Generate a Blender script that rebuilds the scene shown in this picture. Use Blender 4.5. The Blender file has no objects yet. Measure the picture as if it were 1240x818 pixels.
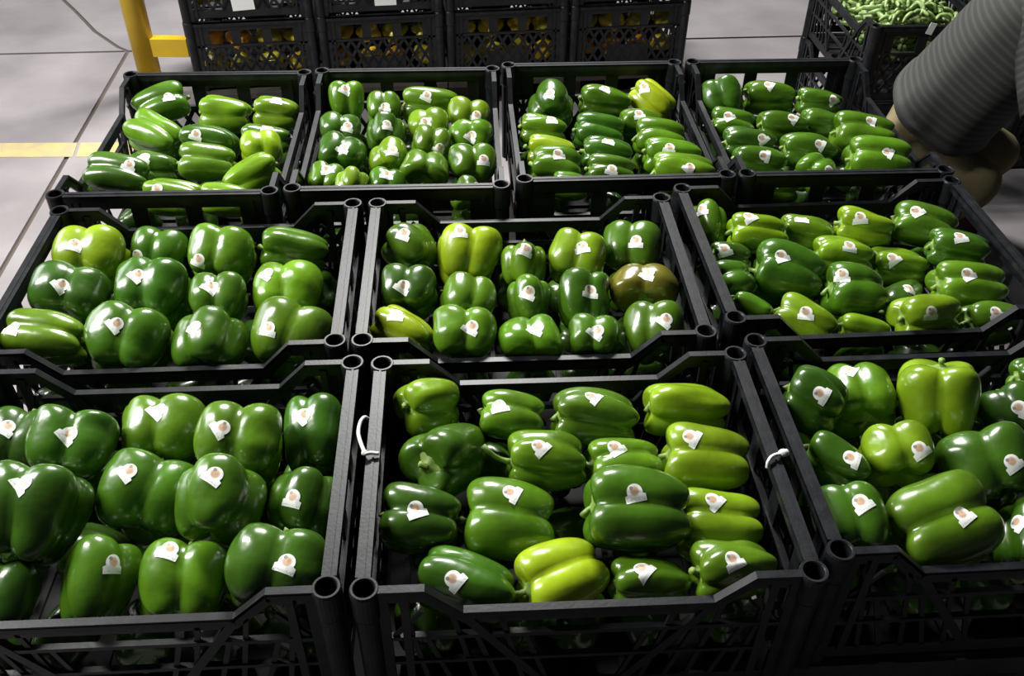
import bpy, bmesh, math, random
from mathutils import Vector, Matrix
from mathutils.bvhtree import BVHTree
PI = math.pi
rnd = random.Random(7)
sc = bpy.context.scene

# ------------------------------------------------------------------ camera
F_PX, PITCH, ROLL, CAM_H, RIM = 1137.0, math.radians(39.62), math.radians(0.637), 1.518, 0.60
c_ = math.cos(ROLL); s_ = math.sin(ROLL)
FW = Vector((0, math.cos(PITCH), -math.sin(PITCH)))
R0 = Vector((1, 0, 0)); U0 = R0.cross(FW)
RT = R0*c_ + U0*s_; UP = U0*c_ - R0*s_
CAM = Vector((0, 0, CAM_H))
cd = bpy.data.cameras.new('camera'); cam = bpy.data.objects.new('camera', cd)
sc.collection.objects.link(cam); sc.camera = cam
cd.sensor_fit = 'HORIZONTAL'; cd.sensor_width = 36.0; cd.lens = 36.0*F_PX/1240.0
cd.clip_start = 0.05; cd.clip_end = 100
M = Matrix((RT, UP, -FW)).transposed().to_4x4(); M.translation = CAM
cam.matrix_world = M

# ------------------------------------------------------------------ world, lamps, exposure
w = bpy.data.worlds.new('dim_hall'); sc.world = w; w.use_nodes = True
bg = w.node_tree.nodes['Background']
bg.inputs[0].default_value = (0.72, 0.82, 1.0, 1); bg.inputs[1].default_value = 0.03
def area(name, loc, target, sx, sy, watts, col=(1, 1, 1)):
    l = bpy.data.lights.new(name, 'AREA'); l.shape = 'RECTANGLE'; l.size = sx; l.size_y = sy
    l.energy = watts; l.color = col
    o = bpy.data.objects.new(name, l); sc.collection.objects.link(o); o.location = loc
    o.rotation_euler = (Vector(target)-Vector(loc)).to_track_quat('-Z', 'Y').to_euler()
    return o
area('high_bay_lamp', (-.35, 4.3, 3.4), (-.1, 1.5, 0.6), 1.30, .40, 320, (1.0, 0.99, 0.95))
area('high_bay_lamp.001', (-2.3, 1.55, 2.4), (-.1, 1.2, 0.5), .30, 1.7, 150, (1.0, 0.99, 0.94))
area('loading_door_daylight', (-5.2, 4.2, 1.9), (-1.0, 2.4, 0.3), 2.6, 2.2, 85, (0.93, 0.92, 1.0))
vs = sc.view_settings
sc.display_settings.display_device = 'sRGB'
vs.view_transform = 'Standard'; vs.look = 'None'; vs.gamma = 1.0; vs.exposure = 0.0; vs.use_curve_mapping = False

# ------------------------------------------------------------------ helpers
def ray(px, py):
    d = FW + RT*((px-620.0)/F_PX) - UP*((py-409.0)/F_PX)
    return d
def at(px, py, z):
    d = ray(px, py); return CAM + d*((z-CAM_H)/d.z)
def link(o): sc.collection.objects.link(o); return o
def empty(name, loc, rz=0.0):
    o = bpy.data.objects.new(name, None); link(o); o.location = loc; o.rotation_euler = (0, 0, rz)
    o.empty_display_size = 0.05
    return o
def tag(o, label=None, cat=None, group=None, kind=None):
    if label: o['label'] = label
    if cat: o['category'] = cat
    if group: o['group'] = group
    if kind: o['kind'] = kind
    return o
def build(name, bm, mat, parent=None, smooth=False):
    bm.normal_update()
    me = bpy.data.meshes.new(name); bm.to_mesh(me); bm.free()
    if mat: me.materials.append(mat)
    if smooth:
        me.polygons.foreach_set('use_smooth', [True]*len(me.polygons))
    o = bpy.data.objects.new(name, me); link(o)
    if parent: o.parent = parent
    return o
def dup(root, loc, rz, first=False):
    if first:
        root.location = loc; root.rotation_euler = (0, 0, rz); return root
    r = link(root.copy()); r.location = loc; r.rotation_euler = (0, 0, rz)
    for ch in list(root.children):
        if ch.get('solo'): continue
        c = link(ch.copy()); c.parent = r
        for g in ch.children:
            d = link(g.copy()); d.parent = c
    return r
def box(bm, c, size, rot=None):
    m = Matrix.LocRotScale(Vector(c), rot, Vector(size))
    bmesh.ops.create_cube(bm, size=1.0, matrix=m)
def bx(bm, x0, x1, y0, y1, z0, z1):
    box(bm, ((x0+x1)/2, (y0+y1)/2, (z0+z1)/2), (x1-x0, y1-y0, z1-z0))
def bar(bm, p0, p1, wid, thk, nrm):
    p0 = Vector(p0); p1 = Vector(p1); d = p1-p0; L = d.length; d.normalize()
    n = Vector(nrm).normalized(); s = n.cross(d).normalized(); n = d.cross(s)
    m = Matrix((s, d, n)).transposed().to_4x4()
    m = Matrix.Translation((p0+p1)/2) @ m @ Matrix.Diagonal((wid, L, thk, 1))
    bmesh.ops.create_cube(bm, size=1.0, matrix=m)
def tube(bm, pts, rad, seg=10, cap=True):
    pts = [Vector(p) for p in pts]
    rr = rad if isinstance(rad, (list, tuple)) else [rad]*len(pts)
    prev = None; rings = []
    for i, p in enumerate(pts):
        t = (pts[min(i+1, len(pts)-1)] - pts[max(i-1, 0)]).normalized()
        if prev is None:
            a = Vector((0, 0, 1)) if abs(t.z) < .9 else Vector((1, 0, 0))
            n = t.cross(a).normalized()
        else: n = (prev - t*prev.dot(t)).normalized()
        prev = n; b = t.cross(n)
        rings.append([bm.verts.new(p + (n*math.cos(2*PI*k/seg) + b*math.sin(2*PI*k/seg))*rr[i]) for k in range(seg)])
    for a, b in zip(rings, rings[1:]):
        for k in range(seg):
            bm.faces.new((a[k], a[(k+1) % seg], b[(k+1) % seg], b[k]))
    if cap:
        bm.faces.new(rings[0][::-1]); bm.faces.new(rings[-1])
def catmull(pts, n=6):
    P = [Vector(p) for p in pts]; P = [P[0]*2-P[1]] + P + [P[-1]*2-P[-2]]
    out = []
    for i in range(1, len(P)-2):
        for k in range(n):
            t = k/n
            out.append(0.5*((2*P[i]) + (P[i+1]-P[i-1])*t + (2*P[i-1]-5*P[i]+4*P[i+1]-P[i+2])*t*t + (3*P[i]-P[i-1]-3*P[i+1]+P[i+2])*t**3))
    out.append(P[-2]); return out

# ------------------------------------------------------------------ materials
def mat(name, col, rough=.5, **kw):
    m = bpy.data.materials.new(name); m.use_nodes = True
    b = m.node_tree.nodes['Principled BSDF']
    b.inputs['Base Color'].default_value = (*col, 1); b.inputs['Roughness'].default_value = rough
    for k, v in kw.items(): b.inputs[k.replace('_', ' ')].default_value = v
    return m
def nd(m, t, **kw):
    n = m.node_tree.nodes.new(t)
    for k, v in kw.items(): setattr(n, k, v)
    return n
def lk(m, a, b): m.node_tree.links.new(a, b)
def noise_mix(m, c0, c1, scale, lo=.35, hi=.65, coord='Object', detail=4, bump=0, bscale=None):
    b = m.node_tree.nodes['Principled BSDF']
    tc = nd(m, 'ShaderNodeTexCoord'); n = nd(m, 'ShaderNodeTexNoise')
    n.inputs['Scale'].default_value = scale; n.inputs['Detail'].default_value = detail
    lk(m, tc.outputs[coord], n.inputs['Vector'])
    r = nd(m, 'ShaderNodeValToRGB')
    r.color_ramp.elements[0].position = lo; r.color_ramp.elements[0].color = (*c0, 1)
    r.color_ramp.elements[1].position = hi; r.color_ramp.elements[1].color = (*c1, 1)
    lk(m, n.outputs['Fac'], r.inputs['Fac']); lk(m, r.outputs['Color'], b.inputs['Base Color'])
    if bump:
        n2 = nd(m, 'ShaderNodeTexNoise'); n2.inputs['Scale'].default_value = bscale or scale*4
        lk(m, tc.outputs[coord], n2.inputs['Vector'])
        bp = nd(m, 'ShaderNodeBump'); bp.inputs['Strength'].default_value = bump; bp.inputs['Distance'].default_value = .002
        lk(m, n2.outputs['Fac'], bp.inputs['Height']); lk(m, bp.outputs['Normal'], b.inputs['Normal'])
    return m

plastic = noise_mix(mat('black_crate_plastic', (.012, .013, .016), .42), (.004, .0045, .006), (.012, .013, .016), 22, .4, .75, bump=.12, bscale=160)
rim_plastic = noise_mix(mat('scuffed_rim_plastic', (.03, .03, .035), .40), (.005, .0055, .007), (.016, .017, .021), 45, .35, .75, bump=.08, bscale=200)
rim_plastic.node_tree.nodes['Principled BSDF'].inputs['Specular IOR Level'].default_value = .24
plastic.node_tree.nodes['Principled BSDF'].inputs['Specular IOR Level'].default_value = .32
concrete = noise_mix(mat('pale_concrete', (.4, .37, .4), .75), (.150, .136, .141), (.240, .220, .229), 3.0, .3, .7, detail=9, bump=.15, bscale=90)
joint_dirt = mat('joint_dirt', (.075, .058, .05), .9)
yellow_paint = noise_mix(mat('yellow_floor_paint', (.7, .5, .1), .6), (.36, .30, .18), (.46, .36, .15), 18, .35, .6, detail=8)
yellow_steel = noise_mix(mat('yellow_enamel_steel', (.6, .38, .01), .4), (.50, .32, .008), (.62, .41, .015), 9, .3, .7)
card = mat('white_label_card', (.72, .74, .72), .7)
white_tie = mat('white_nylon', (.8, .8, .78), .45)
dark_platform = noise_mix(mat('dark_platform_wood', (.02, .018, .016), .8), (.014, .012, .011), (.03, .026, .022), 12)
black_dark = mat('black_board', (.01, .01, .011), .7)

def pepper_mat():
    m = mat('green_pepper_skin', (.04, .13, .01), .24)
    b = m.node_tree.nodes['Principled BSDF']
    oi = nd(m, 'ShaderNodeObjectInfo'); tc = nd(m, 'ShaderNodeTexCoord')
    n = nd(m, 'ShaderNodeTexNoise'); n.inputs['Scale'].default_value = 16; n.inputs['Detail'].default_value = 3
    mp = nd(m, 'ShaderNodeVectorMath', operation='ADD')
    lk(m, tc.outputs['Object'], mp.inputs[0]); lk(m, oi.outputs['Random'], mp.inputs[1]); lk(m, mp.outputs[0], n.inputs['Vector'])
    r = nd(m, 'ShaderNodeMapRange'); r.inputs[1].default_value = .3; r.inputs[2].default_value = .7
    r.inputs[3].default_value = .72; r.inputs[4].default_value = 1.35
    lk(m, n.outputs['Fac'], r.inputs[0])
    mx = nd(m, 'ShaderNodeVectorMath', operation='SCALE')
    lk(m, oi.outputs['Color'], mx.inputs[0]); lk(m, r.outputs[0], mx.inputs['Scale'])
    lk(m, mx.outputs[0], b.inputs['Base Color'])
    b.inputs['Roughness'].default_value = .27; b.inputs['Coat Weight'].default_value = .4; b.inputs['Coat Roughness'].default_value = .15
    b.inputs['Specular IOR Level'].default_value = .5
    n2 = nd(m, 'ShaderNodeTexNoise'); n2.inputs['Scale'].default_value = 34
    lk(m, mp.outputs[0], n2.inputs['Vector'])
    bp = nd(m, 'ShaderNodeBump'); bp.inputs['Strength'].default_value = .35; bp.inputs['Distance'].default_value = .004
    lk(m, n2.outputs['Fac'], bp.inputs['Height']); lk(m, bp.outputs['Normal'], b.inputs['Normal'])
    return m
skin = pepper_mat()
stem_mat = noise_mix(mat('pepper_stem', (.2, .3, .04), .55), (.085, .17, .02), (.19, .29, .05), 60)

def sticker_mat():
    m = mat('sticker_print', (.85, .86, .84), .45); b = m.node_tree.nodes['Principled BSDF']
    uv = nd(m, 'ShaderNodeUVMap'); sep = nd(m, 'ShaderNodeSeparateXYZ'); lk(m, uv.outputs[0], sep.inputs[0])
    def dist(cx, cy):
        v = nd(m, 'ShaderNodeVectorMath', operation='DISTANCE'); v.inputs[1].default_value = (cx, cy, 0)
        lk(m, uv.outputs[0], v.inputs[0]); return v.outputs['Value']
    def less(sock, t):
        q = nd(m, 'ShaderNodeMath', operation='LESS_THAN'); q.inputs[1].default_value = t; lk(m, sock, q.inputs[0]); return q.outputs[0]
    def mul(a, c):
        q = nd(m, 'ShaderNodeMath', operation='MULTIPLY'); lk(m, a, q.inputs[0]); lk(m, c, q.inputs[1]); return q.outputs[0]
    def mix(fac, prev, col):
        q = nd(m, 'ShaderNodeMix', data_type='RGBA'); lk(m, fac, q.inputs['Factor'])
        if isinstance(prev, tuple): q.inputs['A'].default_value = (*prev, 1)
        else: lk(m, prev, q.inputs['A'])
        q.inputs['B'].default_value = (*col, 1); return q.outputs['Result']
    c = mix(less(dist(0, .20), .52), (.90, .91, .89), (.72, .62, .52))     # printed roundel
    c = mix(less(dist(0, .20), .42), c, (.62, .40, .28))                    # its picture: warm face of a roundel
    c = mix(less(dist(-.30, .55), .20), c, (.26, .27, .20))                 # dark leaf at its edge
    c = mix(less(dist(.12, .28), .17), c, (.52, .36, .24))
    # rows of small green print on the tag
    wv = nd(m, 'ShaderNodeTexNoise'); wv.inputs['Scale'].default_value = 9; lk(m, uv.outputs[0], wv.inputs['Vector'])
    g = nd(m, 'ShaderNodeMath', operation='GREATER_THAN'); g.inputs[1].default_value = .56; lk(m, wv.outputs['Fac'], g.inputs[0])
    ay = nd(m, 'ShaderNodeMath', operation='ADD'); ay.inputs[1].default_value = .80; lk(m, sep.outputs['Y'], ay.inputs[0])
    ab = nd(m, 'ShaderNodeMath', operation='ABSOLUTE'); lk(m, ay.outputs[0], ab.inputs[0])
    ax = nd(m, 'ShaderNodeMath', operation='ABSOLUTE'); lk(m, sep.outputs['X'], ax.inputs[0])
    c = mix(mul(mul(less(ab.outputs[0], .13), less(ax.outputs[0], 1.05)), g.outputs[0]), c, (.42, .55, .40))
    lk(m, c, b.inputs['Base Color']); return m
sticker_m = sticker_mat()

# ------------------------------------------------------------------ the setting: floor of slabs
bm = bmesh.new(); bx(bm, -9, 7, -2, 12, -.05, -.006); floor = build('floor', bm, joint_dirt); tag(floor, kind='structure')
bm = bmesh.new(); bx(bm, -9, 7, 11.8, 12, 0, 5); tag(build('wall_back', bm, concrete), kind='structure')
YAW = .062
A0 = at(0, 330, 0); A1 = at(155, 62, 0)
dirA = (A1-A0).normalized(); dirB = Vector((at(985, 44, 0)-at(0, 66, 0)).normalized())
B0 = A1
def P(a, b): return B0 + dirA*a + dirB*b
def slab(pts):
    bm = bmesh.new(); g = .008
    c = sum((Vector(p) for p in pts), Vector())/len(pts)
    top = [];
    area2 = sum(pts[i-1][0]*pts[i][1]-pts[i][0]*pts[i-1][1] for i in range(len(pts)))
    sg = 1 if area2 > 0 else -1
    for i, p in enumerate(pts):
        p = Vector(p); a = (p-Vector(pts[i-1])).normalized(); b = (Vector(pts[(i+1) % len(pts)])-p).normalized()
        na = Vector((-a.y, a.x, 0))*sg; nb = Vector((-b.y, b.x, 0))*sg; m_ = (na+nb).normalized()
        top.append(p + m_*g/max(.4, m_.dot(na)))
    vt = [bm.verts.new((p.x, p.y, 0)) for p in top]; vb = [bm.verts.new((p.x, p.y, -.03)) for p in top]
    f = bm.faces.new(vt)
    if f.normal.z < 0: f.normal_flip()
    for i in range(len(vt)):
        j = (i+1) % len(vt); bm.faces.new((vt[i], vb[i], vb[j], vt[j]))
    bmesh.ops.recalc_face_normals(bm, faces=bm.faces)
    build('floor_slab', bm, concrete, floor)
ck = [B0, at(143, 57, 0), at(115, 38, 0), at(92, 14, 0), at(75, -2, 0), at(55, -60, 0)]
far = 3.2
slab([P(0, -5), B0, P(-6, 0), P(-6, -5)])
slab([B0, P(0, 4.2), P(-6, 4.2), P(-6, 0)])
slab([P(0, 4.2), P(0, 8), P(-6, 8), P(-6, 4.2)])
slab([P(0, -5)] + [Vector((ck[-1].x-2.8, ck[-1].y+.6, 0))] + ck[::-1])
slab(ck + [P(far, .3), P(far, 4.2), P(0, 4.2)])
slab([P(0, 4.2), P(far, 4.2), P(far, 8), P(0, 8)])
bm = bmesh.new()
l0 = at(-60, 190.5, 0); l1 = at(-60, 174, 0); r0 = at(175, 189, 0); r1 = at(175, 172, 0)
for q in ([l0, at(88, 190, 0), at(94, 173, 0), l1], [at(92, 190, 0), r0, r1, at(98, 173, 0)]):
    v = [bm.verts.new((p.x, p.y, .0012)) for p in q]; f = bm.faces.new(v)
    e = bmesh.ops.extrude_face_region(bm, geom=[f])
    for vv in e['geom']:
        if isinstance(vv, bmesh.types.BMVert): vv.co.z = .0
bmesh.ops.recalc_face_normals(bm, faces=bm.faces)
build('painted_line', bm, yellow_paint, floor)

# ------------------------------------------------------------------ crate
CL, CS, CH = .53, .396, .24
TR = .0178
def make_crate(name):
    root = empty(name, (0, 0, 0)); hx = CL/2; hy = CS/2
    # base: ribbed grid floor
    bm = bmesh.new()
    bx(bm, -hx+.005, hx-.005, -hy+.005, hy-.005, .004, .010)
    for k in range(9):
        x = -hx+.03+k*(CL-.06)/8; bx(bm, x-.004, x+.004, -hy+.01, hy-.01, 0, .016)
    build('base', bm, black_dark, root)
    # corner posts: hollow stacking tubes
    for sx in (-1, 1):
        for sy in (-1, 1):
            bm = bmesh.new(); n = 22; cx, cy = sx*hx, sy*hy
            prof = [(TR*.86, 0), (TR*.9, .19), (TR, .195), (TR, CH-.0015), (TR-.0015, CH+.0015), (TR*.70+.0012, CH+.0015), (TR*.70, CH), (TR*.62, CH-.08)]
            rings = [[bm.verts.new((cx+r*math.cos(2*PI*k/n), cy+r*math.sin(2*PI*k/n), z)) for k in range(n)] for r, z in prof]
            for a, b in zip(rings, rings[1:]):
                for k in range(n): bm.faces.new((a[k], a[(k+1) % n], b[(k+1) % n], b[k]))
            bm.faces.new(rings[-1]); bm.faces.new(rings[0][::-1])
            # buttress fins that tie the tube to both walls
            bx(bm, cx-sx*.026, cx-sx*.012, cy-.003+sy*.004, cy+.003+sy*.004, .0, CH-.006)
            bx(bm, cx-.003+sx*.004, cx+.003+sx*.004, cy-sy*.026, cy-sy*.012, .0, CH-.006)
            build('corner_post', bm, rim_plastic, root)
    # short sides: straight rim
    e = hy-.016
    for sx in (-1, 1):
        x = sx*(hx+.002); bm = bmesh.new()
        bx(bm, x-.002, x+.002, -e, e, .208, CH-.003)
        bx(bm, x-.002, x+.002, -e, e, .010, .034)
        for y0_, y1_ in ((-e, -.138), (-.066, -.036), (.036, .066), (.138, e)):
            bx(bm, x-.002, x+.002, y0_, y1_, .156, .210)
        bx(bm, x-.005, x+.005, -e, e, .153, .160)
        bx(bm, x-.002, x+.002, -.075, .075, .034, .094)
        for s in (-1, 1):
            for k in range(-3, 12):
                y0 = -e+k*.036 if s > 0 else e-k*.036
                y1 = y0+s*.075
                z0, z1 = .032, .155
                def clip(yy0, zz0, yy1, zz1):
                    t0, t1 = 0.0, 1.0
                    for lim, sg in ((-e, 1), (e, -1)):
                        a = sg*(yy0-lim); d = sg*(yy1-yy0)
                        if a < 0 and a+d < 0: return None
                        if a < 0: t0 = max(t0, -a/d)
                        elif a+d < 0: t1 = min(t1, -a/d)
                    if t1-t0 < .08: return None
                    return (yy0+(yy1-yy0)*t0, zz0+(zz1-zz0)*t0, yy0+(yy1-yy0)*t1, zz0+(zz1-zz0)*t1)
                r = clip(y0, z0, y1, z1)
                if r: bar(bm, (x, r[0], r[1]), (x, r[2], r[3]), .0095, .004, (1, 0, 0))
        for y in (-e+.02, e-.02): bx(bm, x-.005, x+.005, y-.004, y+.004, .01, CH-.004)
        so = build('short_side', bm, plastic, root)
        bm = bmesh.new()
        bx(bm, x-.0095, x+.0085, -e, e, CH-.005, CH)
        bx(bm, x-.0095, x-.0075, -e, e, CH-.014, CH); bx(bm, x+.0065, x+.0085, -e, e, CH-.014, CH)
        bx(bm, x-.0015, x+.0015, -e, e, CH, CH+.0012)
        build('rim', bm, rim_plastic, so)
    # long sides: rim dips in the middle
    e = hx-.016; HI, LO = CH-.003, CH-.048
    prof = [(-e, HI), (-.196, HI), (-.152, LO), (.152, LO), (.196, HI), (e, HI)]
    def rim_z(u):
        for (a, za), (b, zb) in zip(prof, prof[1:]):
            if a <= u <= b: return za+(zb-za)*(u-a)/(b-a)
        return HI
    for sy in (-1, 1):
        y = sy*(hy+.002); bm = bmesh.new()
        for (a, za), (b, zb) in zip(prof, prof[1:]):
            vs_ = []
            for yy in (y-.002, y+.002):
                vs_.append([bm.verts.new((a, yy, za)), bm.verts.new((b, yy, zb)), bm.verts.new((b, yy, zb-.022)), bm.verts.new((a, yy, za-.022))])
            bm.faces.new(vs_[0]); bm.faces.new(vs_[1][::-1])
            for k in range(4):
                j = (k+1) % 4; bm.faces.new((vs_[0][k], vs_[1][k], vs_[1][j], vs_[0][j]))
        bx(bm, -e, e, y-.002, y+.002, .010, .034)
        bx(bm, -e, e, y-.004, y+.004, .140, .147)
        bx(bm, -e, e, y-.004, y+.004, .088, .094)
        for s in (-1, 1):
            bar(bm, (s*.152, y, LO-.004), (s*.050, y, .03), .012, .009, (0, 1, 0))       # diagonal strut under the slant
            bx(bm, min(s*.215, s*.225), max(s*.215, s*.225), y-.005, y+.005, .03, HI-.01)
            bx(bm, min(s*.246, s*e), max(s*.246, s*e), y-.002, y+.002, .03, HI-.01)
            for k in range(1, 9):
                u = s*(.016+k*.030)
                zt = rim_z(u+s*.03)-.012 if abs(u) < .2 else .2
                if abs(u)+.03 > .245: continue
                bar(bm, (u, y, .03), (u+s*.03, y, min(zt, .14) if k % 2 else zt), .0065, .004, (0, 1, 0))
            bar(bm, (s*.20, y, .195), (s*.236, y, .145), .006, .004, (0, 1, 0))
        so = build('long_side', bm, plastic, root)
        bm = bmesh.new()
        for (a, za), (b, zb) in zip(prof, prof[1:]):
            L = math.hypot(b-a, zb-za); ang = -math.atan2(zb-za, b-a)
            box(bm, ((a+b)/2, y, (za+zb)/2+.001), (L+.002, .0105, .0045), Matrix.Rotation(ang, 3, 'Y').to_quaternion())
            box(bm, ((a+b)/2, y+sy*.0045, (za+zb)/2-.005), (L+.002, .0015, .012), Matrix.Rotation(ang, 3, 'Y').to_quaternion())
        build('rim', bm, rim_plastic, so)
    return root

proto = make_crate('vegetable_crate')
CR = {  # x, y, yaw, turned (long sides left and right)
 'FL': (-.4888, .834, .0615, 0), 'FC': (.0845, .8645, .060, 0), 'FR': (.652, .930, .068, 0),
 'ML': (-.548, 1.278, .068, 0), 'MC': (.0245, 1.3135, .058, 0), 'MR': (.6015, 1.385, .080, 0),
 'B1': (-.672, 1.790, .053, 1), 'B2': (-.236, 1.822, .055, 1), 'B3': (.2005, 1.868, .068, 1), 'B4': (.638, 1.898, .060, 1)}
CLAB = {
 'FL': 'black plastic crate of green peppers, nearest row, at the left edge of the picture',
 'FC': 'black plastic crate in the middle of the nearest row, white ties on both rims',
 'FR': 'black plastic crate of green peppers, nearest row, at the right edge',
 'ML': 'black plastic crate of green peppers, middle row, at the left edge',
 'MC': 'black plastic crate of green peppers at the centre of the middle row',
 'MR': 'black plastic crate of green peppers, middle row, at the right',
 'B1': 'black plastic crate of green peppers, far row, leftmost, beside the yellow floor line',
 'B2': 'black plastic crate of green peppers, far row, second from left',
 'B3': 'black plastic crate of green peppers, far row, third from left',
 'B4': 'black plastic crate of green peppers, far row, rightmost, beside the bending person'}
ZB = RIM-CH
used = False
def place_crate(x, y, z, rz, label, group):
    global used
    o = dup(proto, (x, y, z), rz, first=not used); used = True
    tag(o, label, 'crate', group); return o
crates = {}
for k, (x, y, a, t) in CR.items():
    crates[k] = place_crate(x, y, ZB, a+(PI/2 if t else 0), CLAB[k], 'display crates of green peppers')

# low dark platform carrying the display
pf = empty('display_platform', (0, 1.32, 0), YAW); tag(pf, 'dark wooden platform hidden under the ten pepper crates', 'platform')
bm = bmesh.new(); bx(bm, -.78, .82, -.64, .66, .318, ZB-.002); build('top_board', bm, dark_platform, pf)
for sx in (-.72, 0, .74):
    for sy in (-.58, .58):
        bm = bmesh.new(); bx(bm, sx-.05, sx+.05, sy-.05, sy+.05, 0, .32); build('leg', bm, dark_platform, pf)

# ------------------------------------------------------------------ peppers
PILE = {}                                   # crate object name -> its peppers
def solid_bvh(root, extra=True):
    vs_, ps_ = [], []
    for o in [root]+list(root.children)+[g for ch in root.children for g in ch.children]:
        if o.type != 'MESH' or o.name.startswith('sticker'): continue
        m_ = root.matrix_basis if o is root else root.matrix_basis @ o.matrix_basis
        b0 = len(vs_); vs_ += [m_ @ v.co for v in o.data.vertices]
        ps_ += [[b0+i for i in p.vertices] for p in o.data.polygons]
    return BVHTree.FromPolygons(vs_, ps_), vs_, ps_
def settle(passes=30):
    # nudge peppers apart, and off the crate walls, until no two surfaces cross
    for crate, lst in PILE.items():
        cb = solid_bvh(crate)[0]; B = [solid_bvh(o) for o in lst]
        for _ in range(passes):
            mv = {}
            def add(i, v): mv[i] = mv.get(i, Vector()) + v
            for i in range(len(lst)):
                ov = B[i][0].overlap(cb)
                if ov:
                    c = Vector(); k = 0
                    for a, _b in ov[:60]:
                        c += B[i][1][B[i][2][a][0]]; k += 1
                    d = lst[i].matrix_basis.translation - c/k
                    if d.length > 1e-6:
                        d.normalize(); add(i, d*.0022)
                for j in range(i+1, len(lst)):
                    d = lst[j].matrix_basis.translation - lst[i].matrix_basis.translation
                    if d.length > .17 or not B[i][0].overlap(B[j][0]): continue
                    d.normalize(); add(i, d*-.0014); add(j, d*.0014)
            if not mv: break
            for i, v in mv.items():
                m_ = lst[i].matrix_basis.copy(); m_.translation += v; lst[i].matrix_basis = m_
                B[i] = solid_bvh(lst[i])
def pepper_mesh(r, l, seed, lobes=None, seg=48, rings=28, rough=1.0):
    q = random.Random(seed)
    n = lobes or q.choice((3, 4, 4))
    dd = q.uniform(.36, .44) if n == 3 else q.uniform(.42, .49)
    rr_ = 1-dd; tw = q.uniform(-.18, .18)
    amp = [1+q.uniform(-.13, .08)*rough for _ in range(n)]
    dent = [(q.uniform(-.7, .7), q.uniform(0, 6.3), q.uniform(.02, .07)) for _ in range(4)]
    taper = q.uniform(.08, .26); bend = q.uniform(-.10, .10); ph2 = q.uniform(0, 2*PI)
    ext = [q.uniform(-.06, .10)*rough for _ in range(n)]
    wob = [(q.uniform(2, 5), q.uniform(0, 6.3), q.uniform(.006, .016)) for _ in range(3)]
    V = []; 
    bmx = bmesh.new()
    def point(t, phi):
        a = PI*t; cz = math.cos(a); sr = math.sin(a)
        z = math.copysign(abs(cz)**(.66 if cz > 0 else .80), cz); rho = max(sr, 0)**(.43 if cz > 0 else .52)
        s = phi*n/(2*PI)                      # lobe k is centred on s = k
        k = int(math.floor(s+.5)) % n; fr = s-math.floor(s+.5)      # -.5 .. .5
        kk = (k+1) % n if fr > 0 else (k-1) % n
        wgt = abs(fr); am = amp[k]*(1-wgt)+amp[kk]*wgt
        psi = 2*PI*fr/n
        circ = dd*math.cos(psi)+math.sqrt(max(0.0, rr_*rr_-(dd*math.sin(psi))**2))
        val = dd*math.cos(PI/n)+math.sqrt(max(0.0, rr_*rr_-(dd*math.sin(PI/n))**2))
        lob = (circ-val)/(1-val)
        f = am*(1-(1-circ)*(.78+.55*z*z))
        for dz_, dp_, da_ in dent:
            f *= 1-da_*math.exp(-((z-dz_)/.30)**2)*math.exp(-(1-math.cos(phi-dp_))/.12)
        f *= 1+sum(A*math.sin(w_*phi+o+3*z) for w_, o, A in wob)
        f *= 1-taper*(1-z)*.5 + taper*.25
        rad = r*rho*f
        zz = z*l
        e_ = ext[k]*(1-wgt)+ext[kk]*wgt
        if z < 0:
            zz *= (1+e_)*(1-.16*(1-lob))
            zz += l*.26*math.exp(-(rho/.42)**2)
        else:
            zz *= 1-.12*(1-lob)
            zz -= l*.24*math.exp(-(rho/.40)**2)
        phi += tw*z
        x = rad*math.cos(phi)+bend*r*(z*z-.4)*math.cos(ph2); y = rad*math.sin(phi)+bend*r*(z*z-.4)*math.sin(ph2)
        return Vector((x, y, zz))
    top = bmx.verts.new(point(0.0001, 0)); bot = bmx.verts.new(point(.9999, 0))
    R = []
    for i in range(1, rings):
        t = i/rings; t = t-.035*math.sin(2*PI*t)*0
        R.append([bmx.verts.new(point(t, 2*PI*k/seg)) for k in range(seg)])
    for a, b in zip(R, R[1:]):
        for k in range(seg): bmx.faces.new((a[k], b[k], b[(k+1) % seg], a[(k+1) % seg]))
    for k in range(seg):
        bmx.faces.new((top, R[0][k], R[0][(k+1) % seg])); bmx.faces.new((bot, R[-1][(k+1) % seg], R[-1][k]))
    return bmx, n, top.co.z, bot.co.z

def stem_bm(r, ztop, seed, long=False):
    q = random.Random(seed+99); b = bmesh.new()
    L = q.uniform(.004, .012); a = q.uniform(0, 6.3); cv = q.uniform(.004, .012)
    if long: L = .042; cv = .020
    # five-lobed calyx
    n = 20; rc = r*.36
    ring0 = [b.verts.new((rc*(1+.22*math.cos(5*2*PI*k/n))*math.cos(2*PI*k/n), rc*(1+.22*math.cos(5*2*PI*k/n))*math.sin(2*PI*k/n), ztop+.0035+.0015*math.cos(5*2*PI*k/n))) for k in range(n)]
    ring1 = [b.verts.new((.45*rc*math.cos(2*PI*k/n), .45*rc*math.sin(2*PI*k/n), ztop+.005)) for k in range(n)]
    ring2 = [b.verts.new((.0045*math.cos(2*PI*k/n), .0045*math.sin(2*PI*k/n), ztop+.008)) for k in range(n)]
    for A, B in ((ring0, ring1), (ring1, ring2)):
        for k in range(n): b.faces.new((A[k], A[(k+1) % n], B[(k+1) % n], B[k]))
    b.faces.new([b.verts.new(v.co-Vector((0, 0, .003))) for v in ring0][::-1])
    pts = []
    for i in range(6):
        t = i/5; o = cv*t*t
        pts.append((o*math.cos(a), o*math.sin(a), ztop+.005+L*t))
    tube(b, pts, [.0052, .0042, .0038, .0038, .0042, .0052], 8)
    return b

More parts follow.
